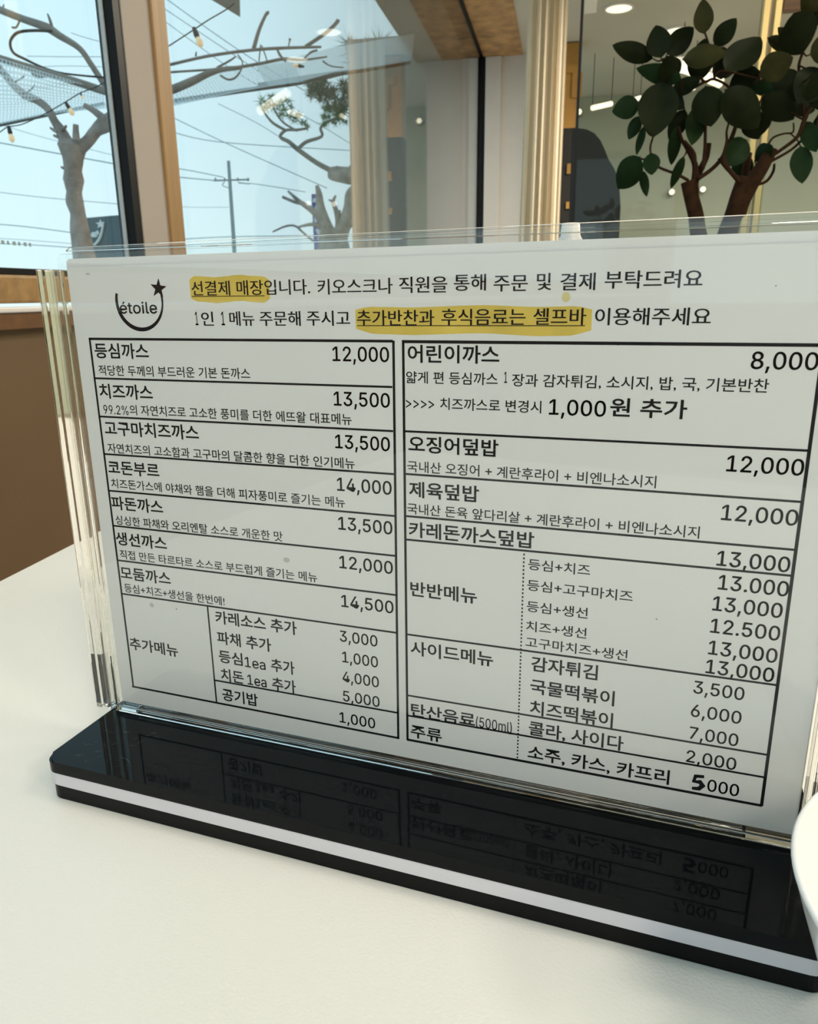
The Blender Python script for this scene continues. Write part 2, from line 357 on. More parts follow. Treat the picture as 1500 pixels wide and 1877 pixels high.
# ceiling lights that show, and glowing tubes put in for lamp reflections in the glass
def downlight(px, py, label):
    d = R @ Vector((px - 750, py - 938.5, FPX)); z = ZT + 0.008
    c = d * ((z - CZ) / d.z); c.z = z
    t = empty('ceiling_light', c, label, 'light', 'round downlights in the ceiling')
    lathe('rim', [(0.0, 0.002), (0.10, 0.002), (0.10, -0.008), (0.085, -0.010), (0.085, -0.004)], c, M['white_trim'], t, 32)
    lathe('diffuser', [(0.0, -0.006), (0.084, -0.006)], c, M['lamp_warm'], t, 32)
downlight(1135, 14, 'round downlight in the ceiling, the larger one left of the plant')
downlight(1242, 55, 'round downlight in the ceiling, the smaller one just above the leaves')
def linear(a, b, U, label, r=0.020, drop=True):
    A, B = P(a[0], a[1], U), P(b[0], b[1], U + 0.15)
    t = empty('reflection_tube', A, label, 'light', 'slim glowing tubes put in for lamp reflections in the partition')
    bm = bmesh.new(); bm_tube(bm, [A, B], r, 10); from_bm('tube', bm, M['lamp_warm'], t, True)
    for q in (A, B): tube('hanger', [q, Vector((q.x, q.y, ZT + 0.01))], 0.003, M['metal_dark'], t, n=5)  # hangers added to carry the stand-in tubes
linear((1086, 198), (1121, 190), 6.9, 'short glowing tube put in for a reflection left of the plant, lowest of the row')
linear((1160, 184), (1174, 179), 6.9, 'stub of glowing tube put in for a reflection just behind the left leaves', 0.017)
linear((1236, 172), (1272, 160), 6.6, 'glowing tube put in for a reflection between the middle leaves', 0.022)
linear((1250, 122), (1322, 152), 6.3, 'broad glowing tube put in for a reflection high in the middle of the plant', 0.035)
def wall_spot(px, py, label):
    c = P(px, py, 8.2); t = empty('wall_spot', c, label, 'light', 'small lamps on the sage wall')
    bm = bmesh.new(); bm_tube(bm, [c, c + UU * 0.09], 0.030, 12); from_bm('can', bm, M['brass'], t, True)
    bm = bmesh.new(); bmesh.ops.create_uvsphere(bm, u_segments=12, v_segments=8, radius=0.026, matrix=Matrix.Translation(c - UU * 0.004)); from_bm('bulb', bm, M['lamp_warm'], t, True)
wall_spot(1232, 352, 'small lamp low on the sage wall, left of the two between the stems')
wall_spot(1289, 347, 'small lamp low on the sage wall, right of the two between the stems')
wall_spot(1062, 205, 'small lamp on the sage wall above the charcoal board')

# ------------------------------------------------------------------ outside
g = structure(box('ground', (-30, -90, -0.6), (120, -D - 0.25, -0.4), M['ground'], rf=True))
wing = structure(box('wall_outside', (UC + 0.001, -1.86, -0.4), (UC + 0.35, -D - 0.125, ZT + 0.2), M['concrete'], rf=True))
structure(box('eave', (4.2, -1.285, ZT + 0.0), (UC + 0.35, -D - 0.1205, ZT + 0.14), M['eave'], rf=True))

# pollarded plane tree by the first window
K = 3.4 / 1388 * 1.15                                     # metres per photo pixel out there
def px_tube(name, pts, U, wid, m, par, n=8, sub=4, k=None):
    return tube(name, [P(x, y, U + (p[0] if p else 0)) for x, y, *p in pts], [w_ * U / 1388 * 0.62 * (1 if k is None else k) for w_ in wid], m, par, n, sub)
t = empty('plane_tree', P(150, 470, 3.4), 'pollarded bare plane tree with a knobbly trunk outside the left window', 'tree')
px_tube('trunk', [(162, 600), (158, 500), (152, 455), (146, 420), (143, 392), (137, 370), (136, 352), (135, 330), (134, 312), (134, 290), (133, 268), (134, 256)], 3.4,
        [38, 36, 32, 28, 22, 26, 22, 30, 25, 30, 42, 26], M['bark'], t, 14)
px_tube('limb', [(146, 272), (162, 258), (176, 240), (192, 228), (214, 214)], 3.4, [20, 17, 17, 24, 22], M['bark'], t, 10)
px_tube('limb', [(205, 232), (188, 216), (172, 203), (155, 193)], 3.4, [18, 12, 9, 7], M['bark'], t, 8)
px_tube('limb', [(122, 262), (112, 240), (100, 222), (88, 200), (68, 184), (45, 174), (27, 158), (10, 138), (-20, 100)], 3.4, [22, 16, 12, 11, 11, 12, 11, 10, 9], M['bark'], t, 10)
px_tube('stub', [(140, 258), (139, 240), (139, 228)], 3.35, [12, 9, 8], M['bark'], t, 8)
for a, b in (((108, 250), (98, 248)), ((106, 242), (92, 234)), ((114, 238), (122, 230)), ((120, 308), (112, 306)), ((122, 256), (110, 262))):
    px_tube('twig', [a, ((a[0] + b[0]) / 2, (a[1] + b[1]) / 2 + 1), b], 3.38, [6, 5, 3], M['bark'], t, 6)
px_tube('branch', [(-40, 0), (0, 18), (40, 34), (85, 50), (110, 66), (145, 88), (165, 115), (188, 150), (215, 190)], 3.2, [9, 10, 10, 12, 10, 8, 8, 9, 9], M['twig'], t, 8)
px_tube('branch', [(-60, 88), (0, 107), (40, 120), (90, 135), (140, 150), (195, 168), (240, 180)], 3.1, [10, 10, 11, 11, 11, 11, 10], M['twig'], t, 8)
px_tube('shoot', [(95, 57), (60, 56), (32, 60), (19, 76), (24, 96), (45, 108), (80, 124), (120, 135), (190, 142)], 3.15, [4, 4, 4, 4, 4, 4, 3, 3, 3], M['cable'], t, 6)
px_tube('twig', [(36, 38), (30, 50), (22, 50)], 3.2, [3, 3, 3], M['twig'], t, 5)
px_tube('twig', [(96, 52), (91, 35), (87, 25)], 3.2, [5, 4, 2], M['twig'], t, 5)
px_tube('twig', [(5, 20), (7, 8)], 3.2, [3, 2], M['twig'], t, 5)
px_tube('twig', [(60, 133), (68, 140), (88, 140)], 3.1, [6, 5, 3], M['twig'], t, 5)
px_tube('twig', [(28, 150), (40, 143), (45, 138)], 3.35, [3, 2, 2], M['twig'], t, 5)
px_tube('twig', [(42, 172), (56, 165), (64, 155)], 3.35, [3, 2, 2], M['twig'], t, 5)
# the branches reaching past the second window
px_tube('branch', [(240, 133), (305, 120), (380, 103), (460, 92), (520, 88), (589, 86)], 3.6, [4, 4, 4, 4, 4, 3], M['twig'], t, 6)
px_tube('branch', [(240, 140), (305, 133), (380, 128), (430, 124), (480, 116), (520, 108), (555, 110), (600, 104)], 3.7, [4, 3, 3, 4, 4, 4, 3, 2], M['twig'], t, 6)
px_tube('branch', [(240, 185), (310, 166), (350, 150), (395, 130), (440, 124)], 3.5, [12, 12, 11, 8, 5], M['twig'], t, 8)
for pts_, wd in ((((465, 90), (475, 55), (488, 26), (492, 24)), (6, 5, 4, 6)), (((560, 86), (598, 60), (617, 42), (620, 36)), (5, 5, 5, 6)), (((529, 86), (531, 76), (532, 71)), (2, 2, 5)), (((398, 124), (420, 112), (432, 104)), (3, 3, 2)),
                 (((508, 90), (514, 102), (524, 113)), (3, 4, 3)), (((557, 108), (570, 96), (582, 92)), (2, 3, 3)), (((404, 138), (418, 146), (432, 142), (443, 126), (444, 112), (436, 100)), (3, 3, 3, 2, 2, 2)),
                 (((592, 112), (606, 121), (630, 124)), (3, 2, 2)), (((480, 84), (486, 100), (490, 112)), (2, 2, 2)), (((478, 82), (476, 100), (475, 113)), (2, 2, 2)), (((359, 103), (360, 95)), (3, 2))):
    px_tube('twig', list(pts_), 3.65, list(wd), M['twig'], t, 5)

# shade canopy of net and cloth
def strip(name, cols, m, par, nsub=6):                    # cols: (upper point, lower point) in 3-D
    bm = bmesh.new(); uvl = bm.loops.layers.uv.new('UVMap'); rows = []
    for a, b in cols: rows.append([bm.verts.new(a.lerp(b, k / nsub) - Vector((0, 0, 0.05 * math.sin(math.pi * k / nsub)))) for k in range(nsub + 1)])
    for i in range(len(rows) - 1):
        for k in range(nsub):
            f = bm.faces.new((rows[i][k], rows[i][k + 1], rows[i + 1][k + 1], rows[i + 1][k]))
            for lp, (uu, vv) in zip(f.loops, ((i, k), (i, k + 1), (i + 1, k + 1), (i + 1, k))): lp[uvl].uv = (uu / (len(rows) - 1), vv / nsub)
    return from_bm(name, bm, m, par, True)
t = empty('shade_canopy', P(400, 150, 4.5), 'shade canopy of grey net and white cloth strung from the eave to the tree', 'canopy')
cols = [((-140, 60), 2.3, (-140, 256), 4.2), ((0, 106), 2.6, (0, 228), 4.5), ((95, 136), 2.9, (95, 208), 4.8), ((190, 166), 3.2, (190, 190), 5.2), ((310, 166), 3.9, (310, 188), 5.6), ((390, 134), 4.4, (440, 166), 5.9), ((450, 122), 4.7, (505, 155), 6.1), ((540, 113), 5.2, (560, 148), 6.3)]
strip('net', [(P(*a, ua), P(*b, ub)) for a, ua, b, ub in cols], M['net'], t)
cols2 = [((470, 122), 4.8, (505, 154), 6.1), ((560, 100), 5.2, (560, 147), 6.3), ((610, 87), 5.4, (610, 133), 6.4), ((670, 77), 5.7, (660, 127), 6.5), ((760, 62), 6.0, (752, 112), 6.65)]
strip('cloth', [(P(*a, ua), P(*b, ub)) for a, ua, b, ub in cols2], M['canopy'], t)
tube('edge_beam', [P(x, y, u_) for x, y, u_ in ((-140, 258, 4.2), (0, 229, 4.5), (95, 209, 4.8), (190, 190, 5.2))], 0.011, M['canopy_edge'], t, 6)
tube('edge_beam', [P(x, y, u_) for x, y, u_ in ((310, 187, 5.6), (440, 167, 5.9), (560, 150, 6.3), (640, 131, 6.45))], 0.016, M['canopy_edge'], t, 6)
tube('gutter', [P(x, y, u_) for x, y, u_ in ((474, 157, 6.1), (560, 143, 6.3), (650, 130, 6.45), (752, 113, 6.66))], 0.02, M['canopy_edge'], t, 6)
pn = plate('pennant', [P(372, -10, 4.0), P(440, 31, 4.0), P(439, -12, 4.0)], UU * 0.004, M['eave'])
setp(pn, 'pointed corner of brown cloth hanging above the light string', 'cloth')

# light strings
def bulb(par, sx, sy, bx, by, U, s=1.0):
    a, b = P(sx, sy, U), P(bx, by, U); d = (b - a).normalized(); k = U / 1388 * s
    o = from_bm_tube('socket', [a - d * 2 * k, a + d * 8 * k, a + d * 12 * k], [2.6 * k, 4.2 * k, 3.6 * k], M['cable'], par)
    bb = from_bm_tube('bulb', [a + d * 12 * k, a + d * 15 * k, a + d * 19 * k, a + d * 24 * k, a + d * 27 * k], [2.6 * k, 4.2 * k, 5.4 * k, 4.6 * k, 1.2 * k], M['bulb'], par)
def from_bm_tube(name, pts, rad, m, par, n=12):
    bm = bmesh.new(); bm_tube(bm, pts, rad, n); return from_bm(name, bm, m, par, True)
t = empty('string_light', P(20, 235, 3.0), 'string of bulbs on black wire crossing the left window', 'string light')
px_tube('wire', [(-30, 262), (0, 242), (14, 233), (40, 228), (80, 210), (120, 187), (148, 170), (175, 160), (210, 140)], 3.0, [2] * 9, M['cable'], t, 5, k=0.8)
bulb(t, 16, 233, 21, 252, 3.0); bulb(t, 121, 189, 132, 207, 3.0, 0.9); bulb(t, 148, 170, 150, 178, 3.0, 0.4)
t = empty('string_light', P(357, 52, 2.6), 'single hanging bulb on black wire in the long window', 'string light')
px_tube('wire', [(290, 98), (304, 88), (353, 56), (380, 38), (414, 18), (430, 6)], 2.6, [2.2] * 6, M['cable'], t, 5, k=0.8)
bulb(t, 356, 53, 366, 78, 2.6, 1.15)
t = empty('string_light', P(548, 120, 4.9), 'tiny warm bulb on the canopy edge among the twigs', 'string light')
bulb(t, 556, 122, 544, 120, 4.9, 0.7)

# utility pole and overhead wires
t = empty('utility_pole', P(430, 540, 26), 'grey utility pole with one crossarm standing far off in the haze', 'pole')
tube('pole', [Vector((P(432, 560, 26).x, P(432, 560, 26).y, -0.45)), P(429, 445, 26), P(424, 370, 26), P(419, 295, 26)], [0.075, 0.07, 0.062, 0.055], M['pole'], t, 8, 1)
tube('crossarm', [P(392, 331, 26), P(457, 329, 26)], 0.028, M['pole'], t, 6)
for x in (395, 412, 436, 455): tube('insulator', [P(x, 332, 26), P(x, 326, 26)], 0.03, M['pole'], t, 6)
tube('brace', [P(412, 333, 26), P(408, 340, 26), P(422, 345, 26)], 0.015, M['pole'], t, 5)
tube('crossarm', [P(437, 335, 26), P(458, 337, 26)], 0.018, M['pole'], t, 6)
WL = 'thin power lines crossing the pale sky'
wires = [((280, -20), (450, 100), (640, 215), 'wire from the top left corner of the long window down to the pine', 1.6), ((285, 5), (420, 95), (520, 160), 'second wire below the top left of the long window', 1.4), ((290, 30), (400, 110), (470, 155), 'third wire below the top left of the long window', 1.3),
         ((300, 207), (420, 265), (600, 345), 'wire slanting down behind the utility pole head to the banner', 1.5), ((300, 237), (400, 260), (645, 276), 'wire passing above the utility pole almost level', 1.5), ((300, 305), (350, 313), (410, 325), 'upper wire running into the crossarm from the left', 1.6),
         ((300, 322), (350, 327), (395, 331), 'lower wire running into the crossarm from the left', 1.8), ((458, 336), (500, 342), (560, 352), 'wire leaving the crossarm to the right', 1.4), ((400, 190), (470, 225), (530, 262), 'wire slanting from the canopy edge towards the pine branch', 1.2),
         ((-20, 258), (60, 273), (230, 304), 'dark wire crossing behind the trunk knob in the left window', 2.2), ((-20, 222), (80, 252), (230, 290), 'thin wire just above the knob in the left window', 1.0), ((-20, 350), (80, 362), (230, 375), 'pale wire half way down the left window', 1.3),
         ((-20, 410), (60, 417), (230, 440), 'wire low in the left window beside the trunk', 1.8), ((130, 60), (160, 70), (230, 88), 'wire high in the left window under the big branch', 1.2), ((50, 103), (120, 104), (230, 104), 'level wire seen through the loop of shoot', 1.2), ((80, 122), (130, 121), (230, 124), 'lower level wire right of the loop of shoot', 1.0),
         ((530, 200), (580, 225), (645, 265), 'wire crossing behind the pine needles', 1.2), ((-20, 446), (60, 449), (200, 459), 'faint sagging line put in for a hazy roofline, lowest in the left window', 1.6), ((-20, 436), (60, 441), (200, 452), 'faint line put in for a hazy roofline, just above the lowest one in the left window', 1.0), ((300, 441), (425, 434), (640, 432), 'faint line put in for a hazy roofline low behind the utility pole', 1.6), ((310, 378), (360, 380), (420, 380), 'faint wire low to the left of the utility pole', 0.8)]  # the three lowest faint lines stand in for hazy rooflines
for i_, (a, b, c, lab, wd) in enumerate(wires):
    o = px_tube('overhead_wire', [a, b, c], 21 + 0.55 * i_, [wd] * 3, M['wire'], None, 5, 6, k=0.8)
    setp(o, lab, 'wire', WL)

# pine
t = empty('pine_tree', P(660, 560, 9.5), 'dark green pine with a bare crooked branch reaching left of the grey wall', 'tree')
px_tube('trunk', [(690, 640), (680, 480), (672, 320), (665, 240), (660, 150)], 9.5, [40, 34, 30, 26, 20], M['bark'], t, 10)
px_tube('limb', [(672, 325), (640, 322), (612, 318), (604, 316)], 9.5, [26, 24, 20, 14], M['bark'], t, 8)
px_tube('branch', [(610, 314), (580, 298), (545, 273), (530, 260), (514, 251), (524, 239), (545, 238), (565, 235)], 9.5, [8, 7, 7, 6, 5, 4, 4, 3], M['twig'], t, 6)
px_tube('branch', [(546, 273), (562, 260), (590, 250), (588, 235), (600, 224), (625, 213)], 9.5, [5, 5, 4, 4, 4, 3], M['twig'], t, 6)
px_tube('branch', [(524, 239), (500, 225), (484, 205), (478, 190)], 9.5, [4, 4, 3, 2], M['twig'], t, 6)
px_tube('branch', [(545, 240), (520, 225), (505, 205), (500, 190)], 9.5, [3, 3, 3, 2], M['twig'], t, 6)
px_tube('stub', [(618, 312), (619, 304)], 9.5, [5, 3], M['bark'], t, 6); px_tube('stub', [(645, 318), (643, 303)], 9.5, [6, 5], M['bark'], t, 6)
def needles(name, tufts, m, per=46):
    verts = []; faces = []
    for x, y, r in tufts:
        c = P(x, y, 9.5 + random.uniform(-0.3, 0.3)); k = 9.5 / 1388
        for _ in range(per):
            d = Vector((random.gauss(0, 1), random.gauss(0, 1), random.gauss(0.25, 0.9))).normalized()
            s = d.cross(Vector((random.gauss(0, 1), random.gauss(0, 1), random.gauss(0, 1)))).normalized() * k * 0.85
            L = r * k * random.uniform(0.5, 1.15); q = c + d * L * 0.2
            n0 = len(verts); verts += [q - s, q + s, q + d * L]; faces.append((n0, n0 + 1, n0 + 2))
    me = bpy.data.meshes.new(name); me.from_pydata(verts, [], faces); o = link(name, me, m, t); o['kind'] = 'stuff'
tf = [(480, 186, 14), (492, 192, 14), (497, 178, 10), (505, 196, 16), (515, 190, 14), (520, 204, 14), (527, 185, 12), (534, 196, 8), (530, 213, 15), (540, 220, 14), (548, 212, 10), (556, 226, 10), (563, 232, 8), (516, 212, 10), (486, 200, 10)]
tf += [(random.uniform(592, 642), random.uniform(196, 232), random.uniform(8, 15)) for _ in range(16)]
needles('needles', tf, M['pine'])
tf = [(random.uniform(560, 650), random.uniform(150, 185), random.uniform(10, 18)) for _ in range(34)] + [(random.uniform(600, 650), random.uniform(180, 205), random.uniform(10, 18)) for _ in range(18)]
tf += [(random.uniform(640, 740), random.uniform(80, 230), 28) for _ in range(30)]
needles('shaded_needles', tf, M['pine_shade'])  # dense tufts, their shade put into a darker colour

# stump with cut limbs, right of the banner
t = empty('plane_tree', P(610, 700, 8.2), 'pollarded stump with many cut limbs left of the grey outside wall', 'tree')
px_tube('trunk', [(612, 780), (612, 500), (612, 455), (610, 420)], 8.2, [52, 50, 48, 36], M['bark'], t, 12)
for pts_, wd in ((((612, 445), (598, 415), (588, 380), (585, 355), (581, 340)), (34, 24, 16, 12, 6)), (((605, 430), (590, 405), (572, 385), (550, 370), (528, 350)), (20, 14, 12, 8, 4)), (((585, 400), (565, 378), (540, 370), (518, 361)), (8, 7, 6, 5)),
                 (((620, 440), (632, 410), (640, 380), (643, 355), (660, 340)), (34, 24, 20, 18, 16)), (((616, 440), (620, 410), (616, 385), (611, 370), (616, 358)), (16, 10, 9, 7, 3)), (((622, 400), (622, 385)), (8, 6)), (((611, 370), (603, 366)), (5, 3)),
                 (((600, 430), (580, 412), (555, 414), (545, 418)), (12, 8, 5, 3)), (((545, 416), (535, 413), (520, 416), (500, 425)), (4, 4, 4, 3)), (((545, 416), (560, 430), (575, 442)), (4, 4, 4)), (((655, 405), (640, 412), (628, 430)), (16, 14, 20))):
    px_tube('limb', list(pts_), 8.2, list(wd), M['bark'], t, 8, k=0.78)

# banner
Ubn = 10.0
t = empty('banner', P(585, 500, Ubn), 'tall blue banner with white lettering behind the cut stump', 'banner')
plate('cloth', [P(571, 356, Ubn), P(584, 355, Ubn), P(597, 470, Ubn), P(577, 470, Ubn)], UU * 0.02, M['banner'], t)
def blob(par, name, cx, cy, rx, ry, U, m, seed=0):
    pts_ = [P(cx + rx * math.cos(a) * (1 + 0.25 * math.sin(3 * a + seed)), cy + ry * math.sin(a) * (1 + 0.2 * math.cos(2 * a + seed)), U) for a in [k * 2 * math.pi / 12 for k in range(12)]]
    plate(name, pts_, UU * 0.004, m, par)
for i, (cx, cy, rx, ry) in enumerate(((577, 367, 4, 5), (581, 380, 4, 5), (580, 402, 5, 5), (586, 424, 7, 6), (589, 438, 7, 6))): blob(t, 'lettering', cx, cy, rx, ry, Ubn - 0.012, M['banner_white'], i)
tube('pole', [P(598, 620, Ubn), P(590, 440, Ubn), P(584, 355, Ubn)], 0.02, M['pole'], t)

# the cafe's own sign seen from behind
Us = 3.9
t = empty('outdoor_sign', P(190, 480, Us), 'blue-grey outdoor sign with a white crescent and star beside the trunk', 'sign')
plate('sign_panel', [P(150, 400, Us), P(232, 393, Us), P(240, 520, Us), P(158, 520, Us)], UU * 0.03, M['sign_board'], t)
arc = [P(x, y, Us - 0.006) for x, y in ((190, 407), (188, 420), (185, 432), (180, 442), (173, 449), (164, 453))]
tube('crescent', arc, [0.006, 0.006, 0.0075, 0.0075, 0.007, 0.003], M['sign_white'], t, 6)
plate('star', [P(184 + (9 if k % 2 == 0 else 4) * math.sin(k * math.pi / 5), 411 - (9 if k % 2 == 0 else 4) * math.cos(k * math.pi / 5), Us - 0.004) for k in range(10)], UU * 0.003, M['sign_white'], t)
for i, (cx, cy, rx, ry) in enumerate(((172, 430, 6, 6), (178, 427, 3, 5))): blob(t, 'lettering', cx, cy, rx, ry, Us - 0.006, M['sign_white'], i)
tube('post', [P(205, 520, Us + 0.02), P(215, 900, Us + 0.02)], 0.02, M['pole'], t)


# ------------------------------------------------------------------ the table
t = empty('dining_table', room(0.3, 0.2, 0), 'white laminate cafe table carrying the menu stand', 'table')
bm = bmesh.new(); bm_box(bm, (-0.42, -0.431, TZ - 0.028), (1.02, 0.85, TZ), rtf)
bmesh.ops.bevel(bm, geom=list(bm.edges), offset=0.002, segments=2, affect='EDGES')
from_bm('tabletop', bm, M['table'], t)
tube('column', [room(0.3, 0.2, 0.02), room(0.3, 0.2, TZ - 0.03)], 0.04, M['metal_dark'], t, 20, 1)
lathe('foot', [(0.0, 0.0), (0.30, 0.0), (0.30, 0.012), (0.05, 0.028), (0.0, 0.028)], room(0.3, 0.2, 0), M['metal_dark'], t)

# ------------------------------------------------------------------ menu stand: layered base and clear acrylic holder
SY = 0.2655
def mmv(x, z, dy=0.0): return Vector((x / 1000, SY + dy, CZ + z / 1000))
X0, X1, Y0, Y1 = -0.2515, 0.0600, 0.2187, 0.3125
t = empty('menu_stand', (-0.096, SY, TZ), 'clear acrylic menu stand on a black and white striped base', 'stand')
def slab(name, z0, z1, m, ins=0.0, rc=0.006, bev=0.0008):
    pts_ = []
    for cx, cy, a0 in ((X1 - ins - rc, Y1 - ins - rc, 0), (X0 + ins + rc, Y1 - ins - rc, 90), (X0 + ins + rc, Y0 + ins + rc, 180), (X1 - ins - rc, Y0 + ins + rc, 270)):
        for k in range(7):
            a = math.radians(a0 + k * 15); pts_.append(Vector((cx + rc * math.cos(a), cy + rc * math.sin(a), 0)))
    bm = bmesh.new(); a = [bm.verts.new(p + Vector((0, 0, z0))) for p in pts_]; b = [bm.verts.new(p + Vector((0, 0, z1))) for p in pts_]
    bm.faces.new(a[::-1]); top = bm.faces.new(b)
    for k in range(len(a)): bm.faces.new((a[k], a[(k + 1) % len(a)], b[(k + 1) % len(a)], b[k]))
    bmesh.ops.bevel(bm, geom=list(top.edges), offset=bev, segments=2, affect='EDGES')
    return from_bm(name, bm, m, t)
zb = TZ
slab('base_bottom_layer', zb + 0.0002, zb + 0.0070, M['base_side'], 0.0006, bev=0.0003)
slab('base_white_layer', zb + 0.0070, zb + 0.0134, M['base_white'], 0.0004, bev=0.0002)
slab('base_top_layer', zb + 0.0134, zb + 0.0190, M['base_black'], 0.0, bev=0.0010)
# fine scratches on the glossy top, left end
bm = bmesh.new()
for _ in range(26):
    x = random.uniform(-0.244, -0.215); y = random.uniform(0.223, 0.252); a = random.uniform(-0.6, 1.3); L = random.uniform(0.001, 0.004)
    d = Vector((math.cos(a), math.sin(a), 0)); s = Vector((-d.y, d.x, 0)) * 0.00003; c = Vector((x, y, zb + 0.01903))
    bm.faces.new([bm.verts.new(q) for q in (c - s, c + d * L - s * 0.3, c + d * L + s * 0.3, c + s)])
o = from_bm('scratches', bm, M['speck'], t); o['kind'] = 'stuff'
ZB = -195.0                                               # bottom of the panes, just on the base
def pane(name, x0, x1, y0, y1, z0, z1a, z1b, m, bev=0.0):
    bm = bmesh.new()
    pts_ = [mmv(x0, z0), mmv(x1, z0), mmv(x1, z1b), mmv(x0 + 1.5, z1a), mmv(x0, z1a - 1.5)]
    a = [bm.verts.new(Vector((p.x, y0, p.z))) for p in pts_]; b = [bm.verts.new(Vector((p.x, y1, p.z))) for p in pts_]; n = len(a)
    bm.faces.new(a); bm.faces.new(b[::-1])
    for k in range(n): bm.faces.new((a[k], b[k], b[(k + 1) % n], a[(k + 1) % n]))
    if bev: bmesh.ops.bevel(bm, geom=list(bm.edges), offset=bev, segments=1, affect='EDGES')
    return from_bm(name, bm, m, t)
pane('front_pane', -248.5, 55.0, SY - 0.0030, SY - 0.0010, ZB + 3.2, 17.5, 19.5, M['pane'])
pane('back_pane', -248.5, 55.0, SY + 0.0022, SY + 0.0042, ZB + 3.2, 19.0, 21.0, M['pane'])
pane('back_pane_lip', -248.4, 54.9, SY + 0.0024, SY + 0.0040, 18.9, 20.6, 22.6, M['acrylic'], 0.0002)
# side rails: upright acrylic strips glued side by side
def rail(name, x0, x1, y0, y1, z0, z1): 
    o = box(name, (x0 / 1000, y0, CZ + z0 / 1000), (x1 / 1000, y1, CZ + z1 / 1000), M['acrylic'], t, bevel=0.00035, seg=2); return o
for x0, x1, y0, y1, zt_ in ((-260.3, -257.0, SY - 0.0032, SY + 0.0046, 11.7), (-256.9, -253.4, SY - 0.0020, SY + 0.0046, 11.5), (-253.3, -250.8, SY - 0.0032, SY + 0.0010, 11.6), (-250.7, -248.6, SY - 0.0012, SY + 0.0046, 11.3)):
    rail('side_strip', x0, x1, y0, y1, ZB + 0.2, zt_)
for x0, x1, y0, y1 in ((54.0, 56.6, SY - 0.0012, SY + 0.0046), (56.7, 59.2, SY - 0.0032, SY + 0.0010), (59.3, 62.0, SY - 0.0020, SY + 0.0046), (62.1, 65.0, SY - 0.0032, SY + 0.0046)):
    rail('side_strip', x0, x1, y0, y1, ZB + 0.2, 12.5)
rail('bottom_strip', -248.5, 53.9, SY - 0.0034, SY - 0.0016, ZB + 0.3, ZB + 3.0)
rail('bottom_strip', -248.5, -237.0, SY - 0.0014, SY + 0.0040, ZB + 0.3, ZB + 3.0)
rail('bottom_strip', 36.0, 53.9, SY - 0.0014, SY + 0.0040, ZB + 0.3, ZB + 3.0)
rail('bottom_strip', -236.5, 35.0, SY + 0.0000, SY + 0.0040, ZB + 0.3, ZB + 3.0)

# ------------------------------------------------------------------ the printed sheet and its backing sheet
bk = plate('backing_sheet', [mmv(-247.2, ZB + 4.0, 0.0008), mmv(52.6, ZB + 4.0, 0.0008), mmv(52.6, 17.0, 0.0008), mmv(-245.7, 15.8, 0.0008), mmv(-247.2, 14.6, 0.0008)], (0, 0.0003, 0), M['paper'])
setp(bk, 'plain white backing sheet showing as a thin strip above the printed menu', 'paper')
sh = plate('menu_sheet', [mmv(-246.6, ZB + 4.2), mmv(52.0, ZB + 4.2), mmv(52.0, 13.6), mmv(-246.6, 12.5)], (0, 0.0003, 0), M['paper'])
setp(sh, 'white printed Korean menu sheet with prices and yellow highlighting', 'menu')

